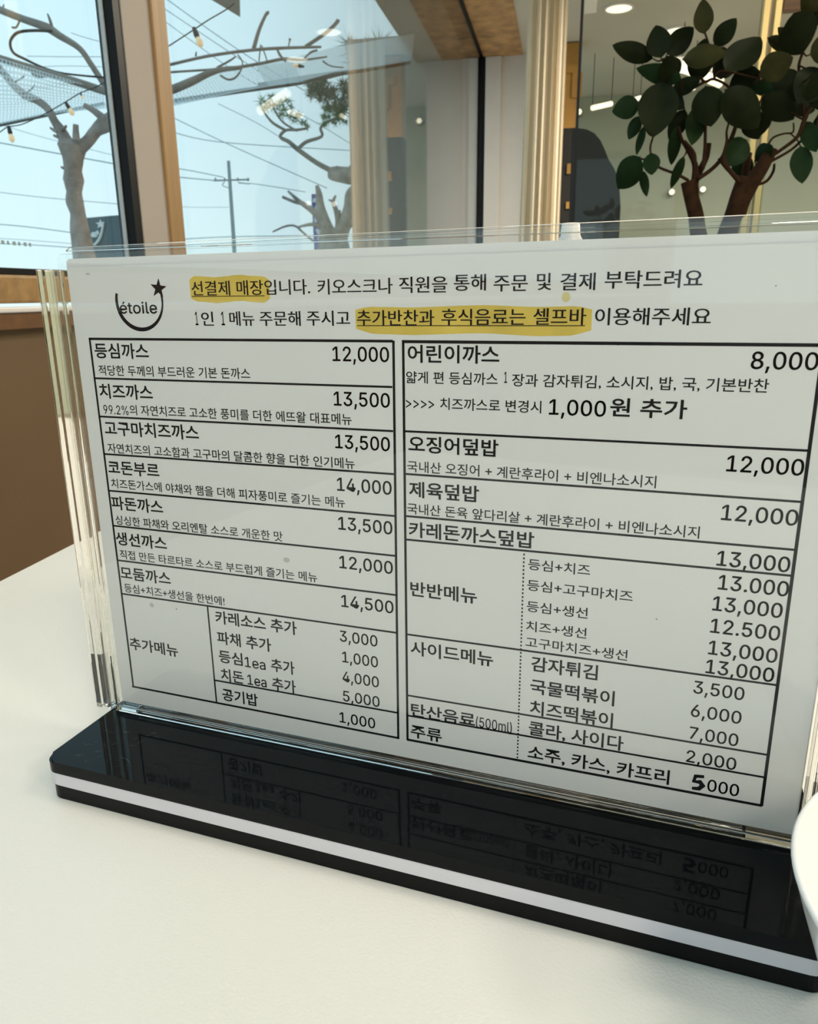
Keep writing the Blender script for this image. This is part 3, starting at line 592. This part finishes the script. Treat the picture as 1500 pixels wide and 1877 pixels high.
TEXTS = [
('등심까스','L',-237.3,-209.7,-25.2),
('12,000','N',-125.5,-102.7,-24.2),
('적당한 두께의 부드러운 기본 돈까스','l',-236.5,-162.0,-32.6),
('치즈까스','L',-237.5,-209.8,-42.3),
('13,500','N',-125.7,-102.7,-41.1),
('99.2%','d',-236.4,-223.3,-49.1),
('의 자연치즈로 고소한 풍미를 더한 에뜨왈 대표메뉴','l',-222.5,-118.5,-49.1),
('고구마치즈까스','L',-237.1,-188.6,-58.4),
('13,500','N',-125.8,-103.0,-57.8),
('자연치즈의 고소함과 고구마의 달콤한 향을 더한 인기메뉴','l',-236.7,-117.8,-66.5),
('코돈부르','L',-237.8,-210.6,-76.0),
('14,000','N',-125.7,-102.6,-75.0),
('치즈돈가스에 야채와 햄을 더해 피자풍미로 즐기는 메뉴','l',-237.2,-122.6,-82.6),
('파돈까스','L',-238.4,-210.6,-92.5),
('13,500','N',-125.8,-102.6,-91.2),
('싱싱한 파채와 오리엔탈 소스로 개운한 맛','l',-237.3,-151.7,-99.7),
('생선까스','L',-238.4,-210.6,-109.4),
('12,000','N',-126.0,-102.7,-107.8),
('직접 만든 타르타르 소스로 부드럽게 즐기는 메뉴','l',-237.2,-136.5,-116.2),
('모둠까스','L',-238.2,-210.5,-126.1),
('14,500','N',-125.8,-102.7,-124.9),
('등심+치즈+생선을 한번에!','l',-237.0,-182.8,-132.7),
('추가메뉴','L',-237.9,-210.5,-162.0),
('카레소스 추가','L',-188.4,-147.5,-141.5),
('3,000','n',-127.1,-110.1,-140.8),
('파채 추가','L',-188.4,-160.7,-151.5),
('1,000','n',-126.4,-110.1,-150.4),
('등심','L',-188.3,-175.9,-160.8),
('1ea','n',-174.8,-164.3,-160.6),
('추가','L',-161.4,-149.7,-160.8),
('4,000','n',-126.6,-109.9,-159.7),
('치돈','L',-188.1,-176.1,-170.0),
('1ea','n',-174.1,-164.4,-169.3),
('추가','L',-161.5,-149.6,-170.0),
('5,000','n',-126.7,-109.8,-169.0),
('공기밥','L',-188.3,-169.5,-180.2),
('1,000','n',-128.8,-112.1,-179.8),
('어린이까스','L',-95.3,-61.1,-24.4),
('8,000','N',20.2,39.1,-24.1),
('얇게 편 등심까스','l',-96.0,-61.5,-32.1),
('1','d',-59.2,-58.1,-30.9),
('장과 감자튀김, 소시지, 밥, 국, 기본반찬','l',-56.4,26.1,-32.1),
('>>>>','l',-96.2,-85.2,-41.4),
('치즈까스로 변경시','l',-82.9,-45.7,-41.4),
('1,000','N',-42.9,-23.7,-41.2),
('원 추가','L',-22.3,2.4,-41.2),
('오징어덮밥','L',-95.4,-60.7,-57.8),
('12,000','N',16.3,39.1,-57.6),
('국내산 오징어 + 계란후라이 + 비엔나소시지','l',-96.0,-5.4,-65.7),
('제육덮밥','L',-95.4,-67.7,-75.5),
('12,000','N',16.3,39.4,-74.4),
('국내산 돈육 앞다리살 + 계란후라이 + 비엔나소시지','l',-96.2,10.0,-82.4),
('카레돈까스덮밥','L',-95.7,-46.5,-91.6),
('13,000','N',16.4,38.9,-90.7),
('반반메뉴','L',-95.3,-67.9,-116.4),
('등심+치즈','l',-48.4,-25.7,-100.0),
('13.000','N',17.7,39.5,-99.3),
('등심+고구마치즈','l',-48.5,-10.2,-108.3),
('13,000','N',16.6,38.5,-107.3),
('등심+생선','l',-48.4,-25.7,-116.9),
('12.500','N',16.7,38.7,-115.7),
('치즈+생선','l',-48.4,-25.7,-125.0),
('13,000','N',16.8,38.8,-124.1),
('고구마치즈+생선','l',-48.4,-10.5,-131.7),
('13,000','N',16.6,38.6,-131.5),
('사이드메뉴','L',-95.5,-60.9,-142.3),
('감자튀김','L',-45.9,-20.7,-141.3),
('3,500','n',13.2,30.0,-140.1),
('국물떡볶이','L',-45.9,-14.0,-151.0),
('6,000','n',13.2,30.0,-149.6),
('치즈떡볶이','L',-45.8,-14.0,-160.3),
('7,000','n',13.4,29.9,-158.8),
('탄산음료','L',-95.6,-67.9,-170.7),
('(500ml)','s',-67.5,-52.7,-170.5),
('콜라, 사이다','L',-45.9,-9.5,-169.5),
('2,000','n',13.2,30.2,-168.7),
('주류','L',-95.8,-82.1,-180.8),
('소주, 카스, 카프리','L',-46.0,8.0,-180.4),
('000','n',21.5,32.2,-179.4),
('선결제 매장입니다.','B',-186.0,-133.9,0.4),
('키오스크나','B',-130.7,-100.9,0.3),
('직원을','B',-98.3,-80.4,0.5),
('통해','B',-77.9,-66.5,1.0),
('주문','B',-63.7,-52.0,0.6),
('및','B',-48.8,-44.1,0.9),
('결제','B',-40.9,-29.6,0.7),
('부탁드려요','B',-26.5,3.4,1.1),
('1','D',-185.4,-184.1,-10.9),
('인','B',-182.6,-177.0,-11.2),
('1','D',-173.3,-171.8,-10.9),
('메뉴','B',-169.6,-158.5,-11.1),
('주문해','B',-156.1,-138.5,-11.1),
('주시고','B',-135.8,-118.0,-11.0),
('추가반찬과','B',-115.1,-85.2,-10.9),
('후식음료는','B',-82.4,-52.4,-10.6),
('셀프바','B',-49.6,-32.0,-10.5),
('이용해주세요','B',-29.0,6.9,-10.5),
('étoile','E',-221.7,-203.3,-6.3),
]

HGT = {'L': 6.1, 'N': 5.35, 'n': 5.0, 'l': 4.3, 's': 4.6, 'B': 5.45, 'E': 4.5, 'D': 5.2, 'd': 3.9}
OFF = {'L': 0.018, 'N': 0.003, 'n': 0.0, 'l': 0.008, 's': 0.0, 'B': 0.002, 'E': 0.008, 'D': 0.0, 'd': 0.0}
import os
FONT = None                                               # the plain grotesque that ships with Blender, for figures
for base in (bpy.utils.system_resource('DATAFILES'), os.path.join(bpy.utils.resource_path('LOCAL'), 'datafiles')):
    try:
        if FONT is None: FONT = bpy.data.fonts.load(os.path.join(base, 'fonts', 'Inter.woff2'))
    except Exception: pass
def text_mesh(s, k, latin):
    c = bpy.data.curves.new('t', 'FONT'); c.body = s
    if FONT and latin: c.font = FONT
    c.resolution_u = 2 if latin else 3; c.offset = 0.0 if latin else OFF[k]; c.fill_mode = 'FRONT'
    o = bpy.data.objects.new('t', c); COL.objects.link(o)
    bpy.context.view_layer.update()
    me = bpy.data.meshes.new_from_object(o.evaluated_get(bpy.context.evaluated_depsgraph_get()))
    bpy.data.objects.remove(o); bpy.data.curves.remove(c)
    return me
_m = text_mesh('8', 'D', True); FIG = max(v.co.y for v in _m.vertices)
def lay_text(s, k, x0, x1, zb_, dy=-0.00006):
    ko = any(ord(ch) > 0x1100 for ch in s)
    me = text_mesh(s, k, not ko); xs = [v.co.x for v in me.vertices]
    sy = HGT[k] / (0.895 if ko else FIG)
    if ko: zb_ = zb_ + 0.078 * sy
    if k == 's': zb_ += 0.8
    zb_ += {'l': 0.6, 'L': 0.5, 'd': 0.5, 'N': 0.25, 'n': 0.2}.get(k, 0.0); sl = 0.003 if k in 'lL' else 0.0
    a, b = min(xs), max(xs); sx = (x1 - x0) / (b - a)
    for v in me.vertices:
        v.co = mmv(x0 + (v.co.x - a) * sx, zb_ + v.co.y * sy + (v.co.x - a) * sx * sl, dy)
    if not ko and FONT:                                   # slightly heavier figures: overlaid copies a few hundredths of a millimetre apart
        e_ = {'N': 0.00011, 'n': 0.00008, 'E': 0.00009, 'D': 0.00004, 'd': 0.00002, 's': 0.00003}[k] if k != 'l' else 0.00001
        bm = bmesh.new(); bm.from_mesh(me); src_ = list(bm.verts) + list(bm.edges) + list(bm.faces)
        for dx_, dz_ in ((e_, e_ * 0.5), (-e_, -e_ * 0.5), (-e_ * 0.5, e_)):
            g = bmesh.ops.duplicate(bm, geom=src_)
            for v in g['geom']:
                if isinstance(v, bmesh.types.BMVert): v.co.x += dx_; v.co.z += dz_
        bm.to_mesh(me); bm.free()
    if k == 'B':                                          # a copy shifted sideways makes uprights heavier, as in the serif heading
        bm = bmesh.new(); bm.from_mesh(me); g = bmesh.ops.duplicate(bm, geom=list(bm.verts) + list(bm.edges) + list(bm.faces))
        for v in g['geom']:
            if isinstance(v, bmesh.types.BMVert): v.co.x += 0.00016; v.co.y -= 0.00001
        bm.to_mesh(me); bm.free()
    nm = {'N': 'price_print', 'n': 'price_print', 'B': 'heading_print', 'D': 'heading_print', 'E': 'logo_print'}.get(k, 'item_print')
    return link(nm, me, M['ink'], sh)
for s, k, x0, x1, z_ in TEXTS: lay_text(s, k, x0, x1, z_)

def stroke(name, pts, wmm, m, dy=-0.00005, closed=False):     # flat printed line of given width
    bm = bmesh.new(); L, Rr = [], []
    wl_ = wmm if isinstance(wmm, (list, tuple)) else [wmm] * len(pts)
    for i, (x, z) in enumerate(pts):
        x0, z0 = pts[max(i - 1, 0)]; x1, z1 = pts[min(i + 1, len(pts) - 1)]; dx, dz = x1 - x0, z1 - z0; n = math.hypot(dx, dz); w2_ = wl_[i] / 2
        L.append(bm.verts.new(mmv(x - dz / n * w2_, z + dx / n * w2_, dy))); Rr.append(bm.verts.new(mmv(x + dz / n * w2_, z - dx / n * w2_, dy)))
    for i in range(len(pts) - 1): bm.faces.new((L[i], L[i + 1], Rr[i + 1], Rr[i]))
    return from_bm(name, bm, m, sh)
def rule(x0, z0, x1, z1, wmm=0.8): return stroke('ruled_line', [(x0, z0), (x1, z1)], wmm, M['ink'])
e = 0.5
# left table
XL, XR = -239.2, -101.5
rule(XL - e, -16.7, XR + e, -16.4, 1.0); rule(XL - e, -181.7, XR + e, -182.0, 1.0)
stroke('ruled_line', [(XL, -16.5), (XL + 0.3, -181.9)], 1.0, M['ink']); stroke('ruled_line', [(-100.8, -16.2), (XR, -182.2)], 1.0, M['ink'])
for z_ in (-33.3, -49.9, -66.6, -83.4, -99.9, -116.6, -133.2): rule(XL, z_, XR, z_ + 0.2, 0.8)
rule(-192.0, -133.3, -191.8, -181.8, 0.8); rule(-191.8, -170.1, XR, -169.9, 0.8)
# right table
XL, XR = -97.0, 39.9
rule(XL - e, -16.5, XR + e, -16.3, 1.1); rule(XL - e, -181.9, XR + e, -181.1, 1.1)
stroke('ruled_line', [(XL, -16.3), (-97.3, -182.2)], 1.0, M['ink']); stroke('ruled_line', [(XR, -16.1), (XR + 0.4, -181.3)], 1.1, M['ink'])
for a, b in ((-49.5, -49.1), (-66.0, -66.0), (-82.8, -82.4), (-92.4, -91.5), (-133.0, -132.1), (-160.8, -159.9), (-170.3, -169.2)): rule(XL, a, XR, b, 0.8)
bm = bmesh.new(); z_ = -93.2                              # dotted divider
while z_ > -181:
    bm.faces.new([bm.verts.new(mmv(x, q, -0.00005)) for x, q in ((-50.4, z_), (-49.8, z_), (-49.8, z_ - 0.8), (-50.4, z_ - 0.8))]); z_ -= 1.55
o = from_bm('dotted_line', bm, M['ink'], sh)
# underlines
stroke('underline', [(-186.1, 0.15), (-153.3, 0.1)], 0.3, M['ink']); stroke('underline', [(-115.1, -10.9), (-32.1, -10.7)], 0.3, M['ink'])
# highlighter
def marker_patch(x0, x1, z0, z1, m, seed):
    rnd = random.Random(seed); n = 26; top, bot = [], []
    for i in range(n + 1):
        s = i / n; x = x0 + (x1 - x0) * s; edge = min(1, min(s, 1 - s) * n / 1.6)
        wob = 0.5 * math.sin(s * 11 + seed) + rnd.uniform(-0.12, 0.12)
        top.append((x, z1 + wob * 0.6 - (1 - edge) * 1.4)); bot.append((x, z0 + wob * 0.7 + (1 - edge) * 1.4))
    plate('highlighter_mark', [mmv(x, z_, -0.00003) for x, z_ in bot + top[::-1]], (0, 0.00002, 0), m, sh)
marker_patch(-186.6, -151.0, -2.1, 7.6, M['marker'], 1)
marker_patch(-115.6, -30.0, -13.8, -4.2, M['marker'], 2)
def dot(x, z, r, m, name='speck', rz=1.0, n=10):
    plate(name, [mmv(x + r * math.cos(k * 2 * math.pi / n), z + r * rz * math.sin(k * 2 * math.pi / n), -0.00003) for k in range(n)], (0, 0.00002, 0), m, sh)
dot(-38.8, -1.4, 1.5, M['marker_pale'], 'highlighter_mark', 1.1)
# logo: open ring with a tapering stroke, and a star
pts_, wd = [], []
cx, cz, rr = -211.6, -1.4, 11.3
for k in range(33):
    a = math.radians(164 + k * (372 - 164) / 32)
    pts_.append((cx + rr * math.cos(a), cz + rr * 1.0 * math.sin(a))); wd.append(0.9 + 0.75 * math.sin(math.pi * min(1, k / 32 + 0.12)))
stroke('logo_ring', pts_, wd, M['ink'])
plate('logo_star', [mmv(-201.6 + (4.0 if k % 2 == 0 else 1.6) * math.sin(k * math.pi / 5 + 0.12), 3.4 + (4.0 if k % 2 == 0 else 1.6) * math.cos(k * math.pi / 5 + 0.12), -0.00006) for k in range(10)], (0, 0.00002, 0), M['ink'], sh)
# hand-drawn 5 over the old digit
stroke('hand_drawn_digit', [(20.0, -173.5), (17.0, -173.9), (16.6, -176.2), (18.7, -176.0), (19.8, -177.4), (18.6, -179.0), (16.2, -179.3)], [1.3, 1.6, 1.7, 1.9, 2.1, 1.7, 1.2], M['ink'])
# specks on the sheet
for x, z_, r in ((24.7, 1.3, 0.25), (-209, -137, 0.35), (-1.5, -113, 0.3), (-21.0, -16.5, 0.6)): dot(x, z_, r, M['speck'])
dot(-236, 9.6, 1.2, M['smudge'], 'smudge', 0.4); dot(-222.5, -136.8, 1.2, M['smudge'], 'smudge'); dot(-150.5, -106.8, 1.6, M['smudge'], 'smudge', 0.7)

# ------------------------------------------------------------------ white bowl at the right edge
rb = 0.0666; c = Vector((0.395 * 0.2655, 0.720 * 0.2655, TZ)); zr = 0.214 - 0.55 * 0.2655
prof = [(0.0, 0.004), (0.026, 0.004), (0.027, 0.0003), (0.031, 0.0003), (0.032, 0.006), (0.040, 0.014), (0.050, 0.027), (0.058, 0.042), (0.0635, 0.058), (rb - 0.0006, zr - 0.002), (rb, zr - 0.0008), (rb - 0.0006, zr), (rb - 0.0022, zr - 0.0004), (rb - 0.0035, zr - 0.004), (0.0595, 0.056), (0.053, 0.041), (0.044, 0.027), (0.032, 0.016), (0.016, 0.010), (0.0, 0.009)]
b = lathe('bowl', prof, c, M['porcelain'], None, 96)
setp(b, 'white porcelain bowl cut by the right edge of the photo beside the stand', 'bowl')

# ------------------------------------------------------------------ white bottle behind the stand, only its cap shows
bp = P(1047, 409, 0.42); c = Vector((bp.x, bp.y, TZ)); h = bp.z - TZ
t = empty('squeeze_bottle', c, 'white squeeze bottle behind the stand, only its frosted cap showing above it', 'bottle')
lathe('body', [(0.0, 0.0003), (0.026, 0.0003), (0.029, 0.004), (0.029, h - 0.075), (0.024, h - 0.055), (0.013, h - 0.045), (0.012, h - 0.030), (0.0, h - 0.030)], c, M['cap'], t)
lathe('cap', [(0.0, h - 0.0295), (0.0125, h - 0.0295), (0.0125, h - 0.024), (0.0078, h - 0.020), (0.0062, h - 0.008), (0.0050, h - 0.006), (0.0046, h - 0.0006), (0.0040, h), (0.0, h)], c, M['cap'], t)

# ------------------------------------------------------------------ rubber plant
UP = 1.55
root = P(1320, 520, UP)
pc = Vector((root.x, root.y, 0))
t = empty('rubber_plant', Vector((root.x, root.y, 0.72)), 'potted rubber plant with oval dark leaves and two cut trunks behind the stand', 'plant')
lathe('pot', [(0.0, 0.0), (0.12, 0.0), (0.16, 0.75), (0.17, 0.76), (0.17, 0.80), (0.155, 0.80), (0.15, 0.77), (0.0, 0.76)], pc, M['pot'], t)
lathe('soil', [(0.0, 0.781), (0.152, 0.775)], pc, M['soil'], t)
Z2 = lambda x, y: (750 + x * 0.5, y * 0.5)
STEMS = [([(1100, 1250), (1085, 980), (1060, 850), (1052, 790), (1035, 720), (1022, 665)], [50, 48, 44, 42, 40, 38]),
 ([(1040, 720), (1050, 655), (1048, 600), (1020, 545), (1000, 510), (988, 465)], [20, 22, 16, 11, 9, 8]),
 ([(1050, 600), (1045, 560), (1010, 515)], [9, 9, 7]),
 ([(1055, 650), (1080, 600), (1092, 570), (1100, 525)], [20, 17, 16, 14]),
 ([(1078, 620), (1085, 540), (1087, 460), (1090, 330)], [10, 9, 8, 7]),
 ([(1055, 700), (1056, 680), (1058, 720)], [10, 10, 7]),
 ([(1060, 655), (1110, 620), (1150, 575), (1185, 500), (1205, 440)], [12, 11, 12, 12, 9]),
 ([(1150, 575), (1165, 520), (1165, 480), (1182, 420)], [8, 8, 6, 5]),
 ([(1025, 662), (985, 640), (920, 615), (890, 590), (850, 582)], [9, 8, 7, 6, 5]),
 ([(890, 585), (885, 540), (896, 500)], [6, 6, 5]),
 ([(1130, 1250), (1150, 950), (1170, 850), (1190, 790), (1215, 710), (1235, 650)], [60, 56, 52, 48, 48, 44]),
 ([(1200, 790), (1245, 690), (1290, 620), (1318, 570), (1328, 545)], [40, 44, 38, 34, 34]),
 ([(1215, 670), (1180, 630), (1160, 605), (1145, 575)], [14, 12, 14, 22]),
 ([(1200, 740), (1225, 790), (1240, 750)], [12, 12, 12]),
 ([(1230, 680), (1235, 620), (1245, 560)], [26, 22, 20]),
 ([(1325, 575), (1370, 545), (1425, 500), (1450, 440), (1480, 380), (1510, 350)], [10, 9, 10, 12, 9, 7]),
 ([(1330, 590), (1400, 550), (1450, 505), (1500, 460), (1540, 440)], [8, 7, 7, 7, 6]),
 ([(1265, 680), (1310, 665), (1335, 630), (1340, 600)], [8, 8, 8, 6]),
 ([(1315, 535), (1335, 505), (1375, 490), (1408, 485), (1410, 450)], [6, 6, 5, 5, 4]),
 ([(1400, 490), (1425, 515), (1437, 540)], [4, 4, 3]),
 ([(1450, 440), (1420, 425), (1405, 415)], [6, 5, 4]),
 ([(1450, 455), (1435, 300), (1430, 240), (1445, 190), (1470, 120)], [8, 7, 8, 7, 6]),
 ([(1205, 440), (1180, 330), (1120, 290), (1085, 300), (1060, 270), (1040, 240)], [7, 7, 7, 8, 7, 6]),
 ([(1085, 300), (1000, 340), (950, 300), (935, 215)], [7, 6, 6, 5]),
 ([(1120, 290), (1110, 200), (1085, 120)], [6, 6, 5]),
 ([(1120, 290), (1150, 260), (1290, 290)], [5, 5, 4]),
 ([(1205, 440), (1270, 400), (1300, 345)], [6, 5, 4])]
nodes_ = []
for pts_, wd in STEMS:
    q = [Z2(*p_) for p_ in pts_]
    du = random.uniform(-0.02, 0.03)
    big = max(wd) > 30
    px_tube('trunk' if big else 'stem', [(x, y, (0 if big else du)) for x, y in q], UP, [w_ * 0.5 for w_ in wd], M['stem'], t, 10 if big else 7, k=0.95)
    nodes_ += [(p_[0], p_[1]) for p_ in pts_]
LEAVES = [(895, 215, 745, 165, 62, 0, .02), (925, 212, 905, 92, 80, 0, .0), (945, 200, 1045, 100, 74, 0, .03), (1000, 290, 832, 250, 62, 2, -.04), (965, 310, 945, 205, 78, 0, -.02), (1082, 125, 1078, -5, 62, 1, .0), (1120, 168, 1202, 66, 62, 0, .02),
 (1160, 262, 1290, 135, 105, 0, .0), (1005, 215, 1165, 195, 72, 1, -.05), (1055, 300, 1085, 140, 80, 0, .02), (925, 300, 900, 502, 128, 0, -.03), (960, 340, 1070, 288, 52, 0, .0), (930, 340, 1010, 400, 60, 0, .03), (845, 380, 744, 410, 76, 2, .0),
 (845, 425, 805, 512, 46, 2, .0), (862, 462, 834, 570, 28, 2, .0), (848, 575, 765, 692, 92, 2, -.02), (888, 560, 890, 642, 56, 2, -.04), (855, 625, 872, 722, 32, 2, .0), (1012, 400, 955, 520, 60, 0, .03), (985, 460, 962, 606, 44, 2, .0), (1008, 572, 960, 692, 34, 2, -.02),
 (1088, 315, 1108, 465, 104, 0, -.04), (1065, 390, 1036, 534, 68, 2, .02), (1160, 328, 1282, 470, 108, 0, -.06), (1290, 262, 1172, 335, 96, 0, .01), (1160, 200, 1145, 292, 70, 0, .04), (1262, 300, 1335, 335, 52, 2, .02), (1285, 272, 1410, 210, 86, 1, -.03), (1450, 190, 1410, 48, 118, 0, .0),
 (1435, 190, 1352, 100, 50, 1, .03), (1300, 350, 1412, 438, 88, 0, .0), (1330, 270, 1425, 370, 110, 0, .03), (1520, 255, 1425, 380, 125, 0, .0), (1400, 380, 1490, 405, 60, 0, .04), (1310, 405, 1268, 512, 62, 0, .02), (1452, 445, 1494, 558, 56, 2, .0), (1436, 535, 1442, 674, 68, 2, -.02),
 (1268, 590, 1335, 535, 62, 2, .02), (1238, 512, 1160, 610, 84, 2, .0), (1250, 570, 1190, 652, 76, 2, .03), (1315, 138, 1442, 198, 46, 1, .02), (1470, 200, 1620, 150, 96, 1, -.02), (1500, 40, 1440, -20, 60, 1, .0), (1480, 270, 1610, 400, 120, 0, -.04), (1400, 300, 1440, 380, 80, 0, .05),
 (1230, 430, 1285, 510, 60, 0, .04), (1150, 170, 1120, 260, 60, 0, .05), (1210, 250, 1140, 240, 70, 0, .05), (1500, 420, 1560, 520, 80, 0, .02), (1480, 100, 1520, 10, 90, 0, .03), (1260, 60, 1270, -40, 40, 0, .9)]
VIEW = (P(1300, 250, UP) - Vector((0, 0, CZ))).normalized()
def leaf(bx, by, tx, ty, wpx, kind, du, idx):
    rnd = random.Random(idx * 7 + 3)
    (x0, y0), (x1, y1) = Z2(bx, by), Z2(tx, ty)
    A = P(x0, y0, UP + du); B = P(x1, y1, UP + du + rnd.uniform(-0.05, 0.05))
    ax_ = (B - A); L = ax_.length; ax_.normalize()
    side = ax_.cross(VIEW).normalized(); nrm = side.cross(ax_).normalized()
    if nrm.z < 0: nrm = -nrm
    wm = wpx * 0.5 * UP / 1388 * 0.52 * 0.92
    tilt = rnd.uniform(-0.35, 0.35); side = (side * math.cos(tilt) + nrm * math.sin(tilt)).normalized()
    bm = bmesh.new(); nL, nW = 12, 6; rows = []
    fold = rnd.uniform(0.10, 0.28); droop = rnd.uniform(-0.10, 0.05)
    for i in range(nL + 1):
        s = i / nL
        wv_ = (math.sin(math.pi * s ** 0.85)) ** 0.74 if 0 < s < 1 else 0.0
        if s > 0.93: wv_ *= 0.8
        row = []
        for j in range(nW + 1):
            q = (j / nW) * 2 - 1
            p_ = A + ax_ * (L * s) + side * (wm * wv_ * q) + nrm * (wm * wv_ * fold * abs(q) ** 1.3 + L * droop * math.sin(math.pi * s) + wm * 0.05 * wv_ * abs(q) * math.sin(s * 14 + j))
            row.append(p_)
        rows.append(row)
    vt = [[bm.verts.new(p_) for p_ in row] if 0 < i < nL else [bm.verts.new(row[nW // 2])] for i, row in enumerate(rows)]
    for a, b in zip(vt, vt[1:]):
        for j in range(nW):
            q = [a[min(j, len(a) - 1)], a[min(j + 1, len(a) - 1)], b[min(j + 1, len(b) - 1)], b[min(j, len(b) - 1)]]
            q = [v for i, v in enumerate(q) if v not in q[:i]]
            if len(q) > 2: bm.faces.new(q)
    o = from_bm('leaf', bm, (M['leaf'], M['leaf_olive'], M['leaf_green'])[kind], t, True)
    if kind == 1: o['label'] = 'olive leaf'
    # midrib and petiole
    nd = min(nodes_, key=lambda n_: (n_[0] - bx) ** 2 + (n_[1] - by) ** 2)
    N = P(*Z2(*nd), UP); mid = [rows[i][nW // 2] - VIEW * 0.0012 for i in (0, 3, 6, 9, 11)]
    bm = bmesh.new()
    pp, rr_ = smooth_path(mid, [0.0009, 0.0008, 0.0007, 0.0005, 0.0003], 2); bm_tube(bm, pp, rr_, 5)
    r_ = from_bm('midrib', bm, M['rib'], t, True); r_.parent = o; r_.matrix_parent_inverse = Matrix.Translation(-t.location)
    if (N - A).length > 0.004:
        m_ = (N + A) / 2 + Vector((0, 0, -0.004)); bm = bmesh.new(); pp, rr_ = smooth_path([N, m_, A], [0.0016, 0.0013, 0.0011], 4); bm_tube(bm, pp, rr_, 6)
        from_bm('petiole', bm, M['stem'], t, True)
for i, lf in enumerate(LEAVES):
    if lf[6] < 0.5: leaf(*lf, i)
